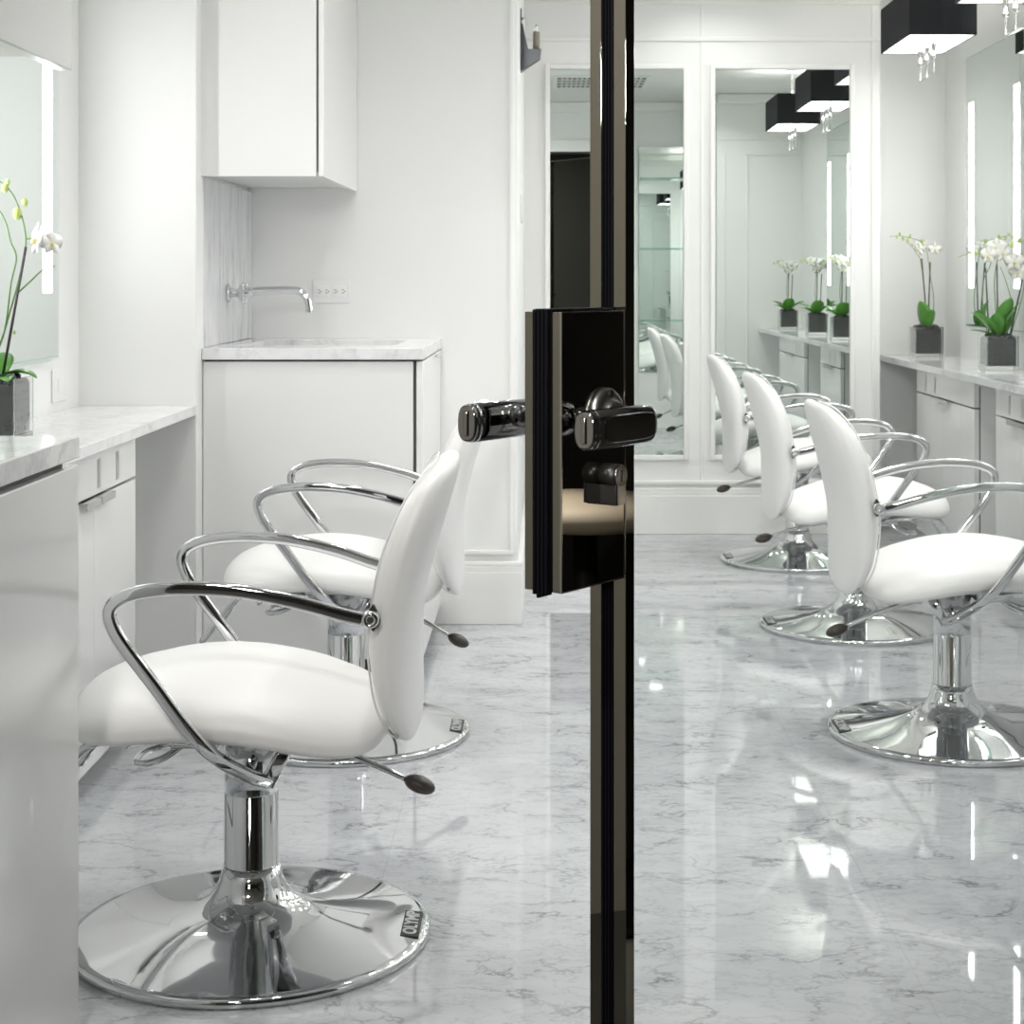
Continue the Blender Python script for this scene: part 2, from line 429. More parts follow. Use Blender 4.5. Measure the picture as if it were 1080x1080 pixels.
# near left base cabinet and the wall cabinet above it
root = empty('base_cabinet', (-0.945, 2.27, 0))
MB().mat(M['lacquer']).box(-0.31, 0.249, -0.165, 0.195, 0.0, 0.826, 0.001).build('carcass', root)
MB().mat(M['gap']).box(-0.31, 0.256, -0.165, 0.165, 0.826, 0.8435).build('shadow_gap', root)
MB().mat(M['lacquer']).box(0.2495, 0.2705, -0.165, 0.198, 0.012, 0.834, 0.002).build('door', root)
tag(root, 'glossy white base cabinet at the left edge, nearest the viewer', 'cabinet')
root = empty('wall_cabinet', (-0.985, 2.28, 1.403))
MB().mat(M['lacquer']).box(-0.27, 0.280, -0.175, 0.188, 0.021, 0.95, 0.001).build('carcass', root)
MB().mat(M['lacquer']).box(0.2805, 0.300, -0.175, 0.190, 0.0, 0.95, 0.0015).build('door', root)
tag(root, 'white wall cabinet in the top left corner, end of its door toward the room', 'cabinet')

# sink unit in the niche
root = empty('sink_cabinet', (-0.64, 5.07, 0))
MB().mat(M['lacquer']).box(-0.296, 0.276, -0.365, 0.40, 0.06, 0.868, 0.002).build('carcass', root)
MB().mat(M['gap']).box(-0.29, 0.27, -0.33, 0.40, 0.0, 0.06).build('plinth', root)
MB().mat(M['gap']).box(-0.296, 0.286, -0.374, -0.366, 0.065, 0.882).build('shadow_gap', root)
MB().mat(M['lacquer']).box(-0.298, 0.278, -0.392, -0.3745, 0.062, 0.878, 0.0015).build('front_panel', root)
MB().mat(M['lacquer']).box(0.287, 0.3045, -0.392, 0.405, 0.062, 0.878, 0.0015).build('side_panel', root)
MB().mat(M['chrome_sat']).box(0.304, 0.318, 0.10, 0.20, 0.868, 0.873, 0.001).build('handle', root)
tag(root, 'white base cabinet under the sink, in the niche with the faucet', 'cabinet')
# worktop with a basin cut-out: four strips of one slab
s = MB().mat(M['marble'])
X0, X1, Y0, Y1 = -0.9385, -0.333, 4.665, 5.478
bx0, bx1, by0, by1 = -0.88, -0.43, 4.86, 5.34
za, zb = 0.884, 0.915
for a in ((X0, X1, Y0, by0), (-0.9545, X0, 4.705, Y1), (X0, X1, by1, Y1), (X0, bx0, by0, by1), (bx1, X1, by0, by1)):
    s.box(a[0], a[1], a[2], a[3], za, zb, 0.0012)
tag(s.build('sink_worktop'), 'marble worktop with a basin cut into it, under the faucet', 'worktop')
s = MB().mat(M['splash'])
for a in ((bx0-0.012, bx0, by0, by1), (bx1, bx1+0.012, by0, by1), (bx0, bx1, by0-0.012, by0), (bx0, bx1, by1, by1+0.012)):
    s.box(a[0], a[1], a[2], a[3], 0.872, 0.8835)
tag(s.build('sink_basin'), 'grey marble undermount basin rim below the faucet', 'sink')
tag(MB().mat(M['splash']).box(-0.9545, -0.9405, 4.705, 5.478, 0.916, 1.384, 0.001).build('marble_splashback'),
    'veined marble splashback slab carrying the chrome faucet', 'splashback')
root = empty('wall_cabinet', (-0.78, 5.07, 1.385))
MB().mat(M['lacquer']).box(-0.172, 0.160, -0.385, 0.408, 0.012, 0.98, 0.001).build('carcass', root)
MB().mat(M['gap']).box(-0.17, 0.166, -0.3905, -0.3855, 0.013, 0.98).build('shadow_gap', root)
MB().mat(M['lacquer']).box(-0.172, 0.155, -0.410, -0.391, 0.0, 0.98, 0.0015).build('door', root)
MB().mat(M['lacquer']).box(0.161, 0.176, -0.410, 0.408, 0.0, 0.98, 0.0015).build('side_panel', root)
tag(root, 'white wall cabinet above the marble niche with the faucet', 'cabinet')

# faucet
root = empty('wall_mounted_faucet', (-0.94, 5.05, 1.063))
R90y = Matrix.Rotation(PI/2, 4, 'Y')
f = MB().mat(M['chrome']); f.lathe([(0.027, 0.0), (0.027, 0.005), (0.022, 0.009)], 28, mx=R90y); f.build('escutcheon', root)
f = MB().mat(M['chrome']); f.lathe([(0.013, 0.009), (0.013, 0.03), (0.017, 0.034), (0.017, 0.062), (0.012, 0.068), (0.0095, 0.08)], 24, mx=R90y); f.build('body', root)
f = MB().mat(M['chrome'])
for k in range(4):
    a = PI/4 + k*PI/2; d = Vector((0, math.cos(a), math.sin(a)))
    f.tube([Vector((0.048, 0, 0)), Vector((0.048, 0, 0)) + d*0.034], 0.0055, 10)
    f.sphere(Vector((0.048, 0, 0)) + d*0.034, 0.0075, seg=10)
f.build('cross_handle', root)
f = MB().mat(M['chrome'])
f.tube(catmull([(0.065, 0, 0.004), (0.13, 0, 0.008), (0.19, 0, 0.009), (0.218, 0, 0.003), (0.236, 0, -0.018), (0.241, 0, -0.042), (0.242, 0, -0.058)], 6), 0.0115, 14)
f.build('spout', root)
tag(root, 'chrome wall mounted faucet with curved spout over the marble sink', 'faucet')

# outlets and switches
def outlet(name, loc, rz, gangs, label, cat, wd=0.12, ht=0.078):
    root = empty(name, loc, rz)
    MB().mat(M['plate']).box(-wd/2, wd/2, -0.006, 0, -ht/2, ht/2, 0.0025).build('cover_plate', root)
    for gx in gangs:
        r = MB().mat(M['trim']).box(gx-0.021, gx+0.021, -0.0085, -0.006, -0.017, 0.017, 0.001).build('receptacle', root)
        if cat == 'outlet':
            h = MB().mat(M['hole'])
            for sx in (-0.012, 0.012):
                h.box(gx+sx-0.003, gx+sx+0.003, -0.0095, -0.0083, 0.003, 0.005); h.box(gx+sx-0.0035, gx+sx+0.0035, -0.0095, -0.0083, -0.006, -0.004)
                h.box(gx+sx+0.005, gx+sx+0.008, -0.0095, -0.0083, -0.002, 0.001)
            h.build('socket_holes', r)
    tag(root, label, cat)
outlet('wall_outlet', (-0.6865, 5.4799, 1.066), 0, (-0.026, 0.026), 'white double power outlet on the wall right of the faucet', 'outlet')
outlet('wall_outlet', (-1.2569, 4.40, 0.83), PI/2, (0.0,), 'white wall plate below the left lit mirror, above the left worktop', 'switch', 0.115, 0.085)
outlet('light_switch', (-0.0899, 6.25, 1.36), PI/2, (0.0,), 'white switch plate on the corner wall below the dark sconce', 'switch', 0.16, 0.10)

# ------------------------------------------------------------------ wall sconce
root = empty('wall_sconce', (-0.0899, 6.20, 1.86))
s = MB().mat(M['bronze'])
s.rings([[(0.0, -0.045, 0.0), (0.0, 0.045, 0.0), (0.006, 0.045, 0.0), (0.006, -0.045, 0.0)],
         [(0.0, -0.030, 0.225), (0.0, 0.030, 0.225), (0.004, 0.030, 0.225), (0.004, -0.030, 0.225)]], smooth=False)
s.build('back_plate', root)
s = MB().mat(M['bronze'])
Mx = Matrix.Rotation(PI/2, 4, 'X')
s.prism([(0.004, 0.0), (0.072, 0.045), (0.076, 0.078), (0.028, 0.078), (0.008, 0.17), (0.004, 0.17)], -0.030, 0.030, mx=Mx)
s.build('bracket', root)
MB().mat(M['candle']).lathe([(0.0125, 0.078), (0.0125, 0.143)], 20, c=(0.058, 0, 0)).build('candle_sleeve', root)
MB().mat(M['crystal']).lathe([(0.006, 0.143), (0.009, 0.150), (0.007, 0.160), (0.002, 0.170)], 14, c=(0.058, 0, 0)).build('bulb', root)
MB().mat(M['chrome_sat']).tube([(0.004, 0, 0.19), (0.016, 0, 0.195)], 0.004, 10).build('hook', root)
tag(root, 'dark bronze wall sconce with a candle sleeve beside the door edge', 'wall lamp')

# ------------------------------------------------------------------ pendant lamps
def pendant():
    root = empty('pendant_lamp', (0, 0, 2.045))
    hx, hy, h = 0.13, 0.28, 0.185
    s = MB().mat(M['shade'])
    for a in ((-hx, -hx+0.004, -hy, hy), (hx-0.004, hx, -hy, hy), (-hx, hx, -hy, -hy+0.004), (-hx, hx, hy-0.004, hy)):
        s.box(a[0], a[1], a[2], a[3], 0, h, 0.001)
    sh = s.build('lamp_shade', root)
    s = MB().mat(M['shadein']); i = 0.0055
    for a in ((-hx+0.0042, -hx+i, -hy+i, hy-i), (hx-i, hx-0.0042, -hy+i, hy-i), (-hx+i, hx-i, -hy+0.0042, -hy+i), (-hx+i, hx-i, hy-i, hy-0.0042)):
        s.box(a[0], a[1], a[2], a[3], 0.002, h-0.002)
    tag(s.build('shade_lining', sh), 'white shade lining')
    MB().mat(M['diffuser']).box(-hx+0.007, hx-0.007, -hy+0.007, hy-0.007, 0.020, 0.026).build('diffuser', root)
    s = MB().mat(M['chrome_sat'])
    s.tube([(0, 0, h-0.02), (0, 0, CEIL-2.045-0.02)], 0.004, 10)
    s.box(-hx+0.005, hx-0.005, -0.004, 0.004, h-0.016, h-0.010)
    s.build('rod', root)
    s = MB().mat(M['crystal'])
    for z in (0.22, 0.25, 0.28, 0.31, 0.34): s.sphere((0, 0, z), 0.011, seg=10)
    s.build('crystal_beads', root)
    MB().mat(M['chrome']).lathe([(0.05, CEIL-2.045-0.022), (0.055, CEIL-2.045-0.012), (0.055, CEIL-2.045-0.0002)], 28).build('ceiling_cup', root)
    f = MB().mat(M['chrome_sat'])
    f.box(-0.003, 0.003, -0.123, 0.123, -0.135, -0.129)
    f.build('cross_bar', root)
    for y in (-0.12, 0.0, 0.12):
        p = MB().mat(M['chrome_sat'])
        p.tube([(0, y, -0.134), (0, y, 0.018)], 0.0042, 10); p.build('post', root)
        c = MB().mat(M['chrome_sat']); c.lathe([(0.007, -0.070), (0.012, -0.064), (0.012, -0.058), (0.0085, -0.052), (0.0085, -0.020), (0.0115, -0.014), (0.0115, -0.004)], 16, c=(0, y, 0)); c.build('candle_cup', root)
    return root
lamp_labels = ['black box lampshade pendant at the far end of the right counter, over the farthest orchid',
               'black box lampshade pendant cut by the top right corner of the photo',
               'black box lampshade pendant nearest the entrance, only in the tall mirror']
lp = pendant()
for i, yy in enumerate((6.84, 5.55, 4.26)):
    o = lp if i == 0 else copy_tree(lp)
    o.location = (1.53, yy, 2.045)
    tag(o, lamp_labels[i], 'lamp', 'black pendant lamps over the right counter')

# ------------------------------------------------------------------ ceiling downlights and vent
def add_light(name, kind, loc, energy, size, col=(1, 0.995, 0.98), rot=(0, 0, 0)):
    l = bpy.data.lights.new(name, kind); l.energy = energy; l.color = col
    if kind == 'AREA': l.shape = 'DISK'; l.size = size
    else: l.shadow_soft_size = size
    o = bpy.data.objects.new(name, l); COL.objects.link(o); o.location = loc; o.rotation_euler = rot
    return o
def downlight():
    root = empty('ceiling_downlight', (0, 0, CEIL))
    MB().mat(M['trim']).lathe([(0.072, -0.006), (0.075, -0.004), (0.075, -0.0005)], 28, cap0=False, cap1=False).lathe([(0.058, -0.003), (0.072, -0.006)], 28, cap0=False, cap1=False).build('trim_ring', root)
    MB().mat(M['lens']).lathe([(0.058, -0.004), (0.058, -0.001)], 28).build('lens', root)
    return root
DL = [(-0.45, 2.90), (-0.12, 2.70), (-0.45, 3.70), (-0.15, 4.15),
      (1.05, 3.20), (0.96, 4.20), (0.87, 5.20), (0.79, 6.10), (0.705, 7.00)]  # last downlight is added to brighten the recess under the right counter
dl = downlight()
for i, (x, y) in enumerate(DL):
    o = dl if i == 0 else copy_tree(dl)
    o.location = (x, y, CEIL)
    tag(o, 'small round recessed ceiling downlight over the white salon', 'ceiling light', 'recessed ceiling downlights')
    add_light('downlight_lamp', 'AREA', (x, y, CEIL-0.008), 2.8 if x < 0.5 else (4.9 if y < 6.8 else 2.6), 0.11).data.spread = math.radians(140)

for yy in (6.84, 5.55, 4.26):
    add_light('pendant_glow', 'AREA', (1.53, yy, 2.062), 1.6, 0.20, (1, 0.98, 0.95))
    add_light('pendant_uplight', 'AREA', (1.53, yy, 2.10), 2.5, 0.20, (1, 0.98, 0.95), (PI, 0, 0))
add_light('lobby_fill_light', 'AREA', (-0.6, 0.1, CEIL-0.01), 34, 0.25, (1, 0.97, 0.91))  # unseen fill added to brighten the taupe wall mirrored in the door metal
add_light('lobby_fill_light', 'AREA', (1.6, 1.45, CEIL-0.01), 5.5, 0.10, (1, 0.95, 0.86)).data.spread = math.radians(32)  # unseen fill added so the stool shows up in the lock case

sp = add_light('front_fill_light', 'AREA', (-0.3, -2.3, 2.0), 4.5, 0.35)  # unseen frontal fill added behind the camera to lift shaded fronts
sp.data.spread = math.radians(36)
sp.rotation_euler = (Vector((1.30, 7.5, 0.6)) - Vector((-0.3, -2.3, 2.0))).to_track_quat('-Z', 'Y').to_euler()

root = empty('ceiling_vent', (0.37, 3.43, CEIL))
MB().mat(M['ventdark']).box(-0.29, 0.29, -0.30, 0.30, -0.004, -0.0005).build('duct_opening', root)
g = MB().mat(M['trim'])
for a in ((-0.32, -0.29, -0.33, 0.33), (0.29, 0.32, -0.33, 0.33), (-0.29, 0.29, -0.33, -0.30), (-0.29, 0.29, 0.30, 0.33)): g.box(a[0], a[1], a[2], a[3], -0.012, -0.0005, 0.002)
for k in range(1, 18): x = -0.29+0.58*k/18; g.box(x-0.006, x+0.006, -0.30, 0.30, -0.011, -0.0045)
for k in range(1, 4): y = -0.30+0.60*k/4; g.box(-0.29, 0.29, y-0.02, y+0.02, -0.011, -0.0045)
g.build('grille', root)
tag(root, 'square ceiling air grille, seen in the mirror behind the door edge', 'vent')

# ------------------------------------------------------------------ mirrored display niche with glass shelves on the front wall (in the mirrors)
o = MB().mat(M['mirror']).box(0.70, 1.21, 2.102, 2.108, 0.42, 2.10).build('display_mirror')
tag(o, 'mirror backing the glass shelves beside the entrance, seen in the tall mirror', 'mirror')
gs = None
sl = {1.85: 'topmost glass shelf of the mirrored display beside the entrance', 1.33: 'middle glass shelf of the mirrored display beside the entrance', 0.80: 'lowest glass shelf of the mirrored display beside the entrance'}
for z in (1.85, 1.33, 0.80):
    o = MB().mat(M['shelfglass']).box(0.70, 1.215, 2.112, 2.26, z, z+0.010, 0.001).build('glass_shelf')
    tag(o, sl[z], 'shelf', 'glass shelves beside the entrance')

# ------------------------------------------------------------------ styling chairs (local: forward = +x)
def smooth_lerp(tab, v):
    if v <= tab[0][0]: return tab[0][1]
    for (a, fa), (b, fb) in zip(tab[:-1], tab[1:]):
        if v <= b:
            t = (v-a)/(b-a); return fa+(fb-fa)*t
    return tab[-1][1]
def spline(tab):
    xs = [p[0] for p in tab]; pts = catmull([(p[0], p[1], 0) for p in tab], 10)
    dense = [(p.x, p.y) for p in pts]
    return lambda v: smooth_lerp(dense, v)

def seat_mesh():
    mid = spline([(-0.27, 0.364), (-0.20, 0.392), (-0.10, 0.427), (0.0, 0.446), (0.09, 0.447), (0.18, 0.432), (0.26, 0.407), (0.31, 0.386)])
    n = 72; cx, a, b, t = 0.022, 0.262, 0.238, 0.032
    prof = []
    for r in (0.12, 0.3, 0.5, 0.68, 0.82, 0.90, 0.95, 0.98, 0.995): prof.append((r, 1))
    top = [(r, (1-r**12)**0.45) for r, _ in prof]
    bot = [(r, -(1-r**12)**0.45) for r, _ in reversed(prof)]
    seq = top + [(1.0, 0.16), (1.0, -0.16)] + bot
    sec = superell(1, 1, 3.4, n)
    rings = []
    for r, k in seq:
        ring = []
        for u, v in sec:
            x = cx + a*u*r; y = b*v*r
            # the seat narrows a little to the front
            y *= 1.0 - 0.05*max(0, u*r)
            crown = -0.047*(v*r)**2
            z = mid(x) + crown + (t*k if k > 0 else t*1.0*k)
            ring.append(Vector((x, y, z)))
        rings.append(ring)
    m = MB().mat(M['leather']).rings(rings)
    return m
def back_shape():
    front = spline([(0.34, -0.256), (0.373, -0.240), (0.42, -0.224), (0.45, -0.217), (0.505, -0.210), (0.54, -0.2085), (0.59, -0.212), (0.64, -0.2205), (0.682, -0.2315), (0.751, -0.2595), (0.805, -0.293), (0.84, -0.318)])
    thick = spline([(0.34, 0.028), (0.40, 0.046), (0.48, 0.060), (0.56, 0.068), (0.65, 0.076), (0.72, 0.074), (0.78, 0.066), (0.84, 0.056)])
    return front, thick
def back_mesh():
    front, thick = back_shape()
    n = 72; zc, hh, hw = 0.581, 0.229, 0.222
    seq = []
    rs = (0.12, 0.35, 0.58, 0.76, 0.88, 0.94, 0.975, 0.993)
    for r in rs: seq.append((r, (1-r**8)**0.45))
    seq += [(1.0, 0.18), (1.0, -0.18)]
    for r in reversed(rs): seq.append((r, -(1-r**8)**0.45))
    rings = []
    for r, k in seq:
        ring = []
        for i in range(n):
            tt = 2*PI*(i+0.5)/n; c, s_ = math.cos(tt), math.sin(tt)
            e = 4.0 if s_ > 0 else 3.6
            u = math.copysign(abs(c)**(2/e), c); v = math.copysign(abs(s_)**(2/e), s_)
            y = hw*u*r*(1.0 - 0.05*max(0, v*r)); z = zc + hh*v*r
            z += 0.012*((u*r)**2 - 0.4)*max(0, v*r)**3       # the top edge dips between two corners
            T = thick(z)
            xm = front(z) - T/2 - 0.012*(1-(u*r)**2)          # wraps gently round the sitter
            ring.append(Vector((xm + T/2*k, y, z)))
        rings.append(ring)
    return MB().mat(M['leather']).rings(rings)

def make_chair():
    root = empty('styling_chair')
    # base: trumpet disc
    prof = [(0.298, 0.0), (0.300, 0.004), (0.300, 0.011), (0.297, 0.0145), (0.285, 0.0165), (0.24, 0.0235), (0.19, 0.0315), (0.14, 0.0405), (0.108, 0.0485), (0.086, 0.058), (0.070, 0.070), (0.059, 0.084), (0.052, 0.100), (0.0475, 0.121)]
    base = MB().mat(M['chrome']).lathe(prof, 96).build('base', root)
    b = MB().mat(M['badge'])                 # raised maker's plate on the rim at the back
    tilt = Matrix.Translation((-0.270, 0, 0.0190)) @ Matrix.Rotation(-0.10, 4, 'Y')
    b.box(-0.0155, 0.0155, -0.056, 0.056, -0.0020, 0.0010, 0.0006, mx=tilt)
    fc = bpy.data.curves.new('lettering_curve', 'FONT'); fc.body = 'OLYMP'; fc.size = 0.031; fc.align_x = 'CENTER'; fc.align_y = 'CENTER'; fc.extrude = 0.0008; fc.offset = 0.0008
    fo = bpy.data.objects.new('lettering_curve', fc); COL.objects.link(fo)
    bpy.context.view_layer.update()
    dg = bpy.context.evaluated_depsgraph_get(); me = bpy.data.meshes.new_from_object(fo.evaluated_get(dg))
    me.transform(tilt @ Matrix.Translation((0.0, 0, 0.0014)) @ Matrix.Rotation(-PI/2, 4, 'Z'))
    old = set(b.bm.faces); b.mat(M['letters']); b.bm.from_mesh(me); b.bm.faces.ensure_lookup_table()
    for f in b.bm.faces:
        if f not in old: f.material_index = b.mi
    bpy.data.objects.remove(fo); bpy.data.meshes.remove(me); bpy.data.curves.remove(fc)
    tag(b.build('badge', base), 'dark rim plate with raised lettering')
    c = MB().mat(M['chrome'])
    c.lathe([(0.0465, 0.1215), (0.0455, 0.123), (0.0455, 0.2405), (0.0440, 0.2425), (0.0440, 0.2445), (0.0448, 0.2455), (0.0448, 0.352)], 48)
    c.build('column', root)
    # mounting plate under the seat
    m = MB().mat(M['chrome_sat']); m.box(-0.12, 0.13, -0.09, 0.09, 0.352, 0.372, 0.004); m.box(0.045, 0.125, -0.06, 0.06, 0.328, 0.352, 0.004)
    m.build('mounting_plate', root)
    s = seat_mesh().build('seat', root)
    for sy in (-1, 1):
        m = MB().mat(M['black']).box(-0.072, -0.032, sy*0.190-0.032, sy*0.190+0.032, 0.375, 0.386, 0.002)
        tag(m.build('bracket_slot', s), 'black slot in the seat underside')
    # piping runs round the front edge of the backrest
    bk = back_mesh().build('backrest', root)
    front, thick = back_shape()
    zc, hh, hw = 0.581, 0.229, 0.222
    zc_b, hh_b, hw_b = zc, hh, hw
    for face, nm in ((0.72, 'front'),):
        path = []
        for i in range(97):
            tt = 2*PI*i/96; cc, ss = math.cos(tt), math.sin(tt); e = 4.0 if ss > 0 else 3.6
            u = math.copysign(abs(cc)**(2/e), cc); v = math.copysign(abs(ss)**(2/e), ss); r = 0.985
            y = hw*u*r*(1.0-0.05*max(0, v*r)); z = zc+hh*v*r + 0.012*((u*r)**2-0.4)*max(0, v*r)**3
            T = thick(z); path.append((front(z)-T/2-0.012*(1-(u*r)**2)+T/2*face, y, z))
        MB().mat(M['leather']).tube(path, 0.0017, 8).build('piping', bk)
    # arms
    for sy in (-1, 1):
        zb = 0.577; xb = front(zb)-0.014
        P = [(xb+0.012, sy*0.236, zb), (xb+0.05, sy*0.242, zb+0.010), (-0.11, sy*0.251, 0.607), (-0.03, sy*0.257, 0.624), (0.05, sy*0.261, 0.630), (0.115, sy*0.262, 0.626),
             (0.155, sy*0.261, 0.614), (0.172, sy*0.259, 0.594), (0.166, sy*0.257, 0.566), (0.145, sy*0.255, 0.532), (0.108, sy*0.254, 0.483), (0.060, sy*0.252, 0.418),
             (0.018, sy*0.240, 0.368), (-0.025, sy*0.185, 0.322), (-0.052, sy*0.135, 0.296)]
        arm = MB().mat(M['chrome']).tube(catmull(P, 8), sec=superell(0.0080, 0.0105, 3.5, 16)).build('armrest', root)
        MB().mat(M['chrome']).tube([(-0.049, sy*0.139, 0.293), (-0.068, sy*0.136, 0.330), (-0.084, sy*0.134, 0.362)], sec=superell(0.006, 0.012, 4, 12)).build('strut', arm)
        br = MB().mat(M['black'])
        Mx = Matrix.Rotation(PI/2, 4, 'X')
        br.prism([(xb-0.003, zb-0.021), (xb+0.010, zb-0.006), (xb+0.010, zb+0.006), (xb-0.003, zb+0.021), (xb-0.010, zb+0.008), (xb-0.010, zb-0.008)], -sy*0.2165, -sy*0.226, mx=Mx)
        br.build('black_bracket', arm)
        bo = MB().mat(M['chrome'])
        mxx = Matrix.Translation((xb, sy*0.222, zb)) @ Matrix.Rotation(-sy*PI/2, 4, 'X')
        bo.lathe([(0.0135, 0.0), (0.0135, 0.018), (0.0115, 0.022), (0.006, 0.022), (0.0055, 0.019)], 24, mx=mxx)
        bo.build('bolt', arm)
        no = MB().mat(M['slot']); an = -PI*0.28
        un = abs(math.cos(an))**(2/3.6); vn = -abs(math.sin(an))**(2/3.6); zn = zc_b + hh_b*vn*0.985; xn = front(zn)-thick(zn)*0.45-0.012*(1-un*un)
        no.sphere((xn, sy*hw_b*un*0.985, zn), 0.009, 0.55, 0.5, 1.5, 12, Matrix.Rotation(-sy*0.5, 3, 'X')); no.build('zip_end', bk)
    # height lever
    l = MB().mat(M['chrome_sat'])
    l.tube(catmull([(0.0, 0.0, 0.0), (-0.07, -0.006, -0.004), (-0.14, -0.010, -0.018), (-0.21, -0.010, -0.040), (-0.262, -0.010, -0.060)], 8), sec=superell(0.0085, 0.0075, 3, 12), taper=lambda t: 1.0-0.40*t)
    lv = l.build('height_lever', root, loc=(0, 0, 0.336))
    kn = MB().mat(M['knob']); kn.sphere((-0.287, -0.010, -0.0685), 0.028, 1.0, 0.62, 0.52, 20, Euler((0, -0.3, 0)).to_matrix()); tag(kn.build('knob', lv), 'dark brown oval knob')
    # footrest
    f = MB().mat(M['chrome'])
    f.tube(catmull([(0.08, -0.075, 0.345), (0.13, -0.12, 0.362), (0.20, -0.125, 0.362), (0.245, -0.125, 0.350), (0.28, -0.125, 0.312), (0.315, -0.124, 0.262), (0.328, -0.105, 0.246), (0.328, 0, 0.246),
                    (0.328, 0.105, 0.246), (0.315, 0.124, 0.262), (0.28, 0.125, 0.312), (0.245, 0.125, 0.350), (0.20, 0.125, 0.362), (0.13, 0.12, 0.362), (0.08, 0.075, 0.345)], 6), 0.0075, 12)
    f.tube(catmull([(0.10, -0.04, 0.335), (0.135, -0.05, 0.312), (0.165, -0.05, 0.302), (0.185, -0.03, 0.299), (0.19, 0, 0.298), (0.185, 0.03, 0.299), (0.165, 0.05, 0.302), (0.135, 0.05, 0.312), (0.10, 0.04, 0.335)], 6), 0.006, 12)
    f.tube([(0.14, 0.0, 0.350), (0.17, 0.0, 0.345), (0.20, 0.0, 0.326), (0.212, 0.0, 0.316)], sec=superell(0.022, 0.005, 4, 16))
    f.build('footrest', root)
    return root
chair = make_chair()
CH = [(0.990, 4.150, 0.0, 'white salon chair on chrome base nearest the right edge, cut off by the photo'),
      (0.984, 5.430, 0.0, 'white salon chair in the middle of the right row of three'),
      (0.990, 6.710, 0.0, 'white salon chair farthest back in the right row, nearest the mirrors'),
      (-0.494, 2.870, PI, 'large white salon chair on a chrome disc base, nearest on the left'),
      (-0.484, 4.150, PI, 'white salon chair behind the nearest left chair, in front of the sink cabinet')]
LEV = [0.252, 0.283, 0.284, 0.250, 0.222]
for i, (x, y, rz, lab) in enumerate(CH):
    o = chair if i == 0 else copy_tree(chair)
    o.location = (x, y, 0); o.rotation_euler = (0, 0, rz)
    tag(o, lab, 'chair', 'white salon styling chairs')
    for ch in o.children:
        if ch.name.startswith('height_lever'): ch.rotation_euler = (0, (LEV[i]-0.268)/0.29, 0)   # pumped to different heights

# ------------------------------------------------------------------ the glass entrance door, standing ajar
DU = Vector((0.59, 0.807, 0)).normalized(); DN = Vector((DU.y, -DU.x, 0))     # along the leaf / out of its near face
P0 = Vector((0.0118, 1.25, 0))
door = empty('door_1'); door.matrix_world = Matrix(((DU.x, -DN.x, 0, P0.x), (DU.y, -DN.y, 0, P0.y), (0, 0, 1, 0), (0, 0, 0, 1)))
tag(door, 'glass entrance door standing ajar, dark polished metal edge with lock and levers', 'door', kind='structure')
T = 0.0336; UB, US, UE = 0.0855, 0.0977, 1.045
# local: x along the leaf, y from the near face (0) into the door (T)
m = MB().mat(M['nickel'])
m.box(UB, US, 0, 0.0115, 0.01, 2.04, 0.0004); m.box(UB, US, 0.0228, T, 0.01, 2.04, 0.0004); m.box(UB+0.006, US, 0.0115, 0.0228, 0.01, 2.04)
m.build('edge_stile', door)
g = MB().mat(M['rubber']); g.box(UB-0.0012, UB+0.006, 0.0118, 0.0225, 0.012, 2.038, 0.001)
for k in range(3): g.box(UB-0.0030, UB, 0.0130+k*0.003, 0.0148+k*0.003, 0.012, 2.038)
g.build('edge_gasket', door)
m = MB().mat(M['nickel']); m.box(UE-0.010, UE+0.006, 0, T, 0.01, 2.04, 0.0006); m.build('hinge_stile', door)
MB().mat(M['pane']).box(US-0.0005, UE-0.0095, 0.0110, 0.0225, 0.012, 2.038).build('glass_pane', door)
for z0, z1 in ((0.005, 0.0115), (2.0385, 2.045)): MB().mat(M['nickel']).box(US, UE-0.010, 0.004, T-0.004, z0, z1).build('rail', door)
# lock case
ZB, ZT = 0.8705, 1.0770
lk = MB().mat(M['nickel'])
lk.box(0.0, UB-0.0005, 0.0, 0.0095, ZB, ZT, 0.0006); lk.box(0.0, UB-0.0005, 0.0250, T, ZB, ZT, 0.0006)
lock = lk.build('lock_case', door)
g = MB().mat(M['rubber']); g.box(0.001, UB-0.001, 0.0098, 0.0247, ZB+0.001, ZT+0.0022)
for k in range(4): g.box(-0.0040, 0.003, 0.0103+k*0.0036, 0.0127+k*0.0036, ZB-0.002-0.0012*(k % 3), ZT+0.0018, 0.0004)
tag(g.build('lock_gasket', lock), 'black ribbed rubber gasket')
m = MB().mat(M['chrome_sat']); m.box(-0.0005, 0.0006, -0.0006, 0.0010, ZB, ZT); m.box(0, UB-0.0005, -0.0005, 0.0008, ZB, ZB+0.0012); m.box(UB-0.0020, UB-0.0006, -0.0005, 0.0008, ZB, ZT)
m.build('face_edging', lock)
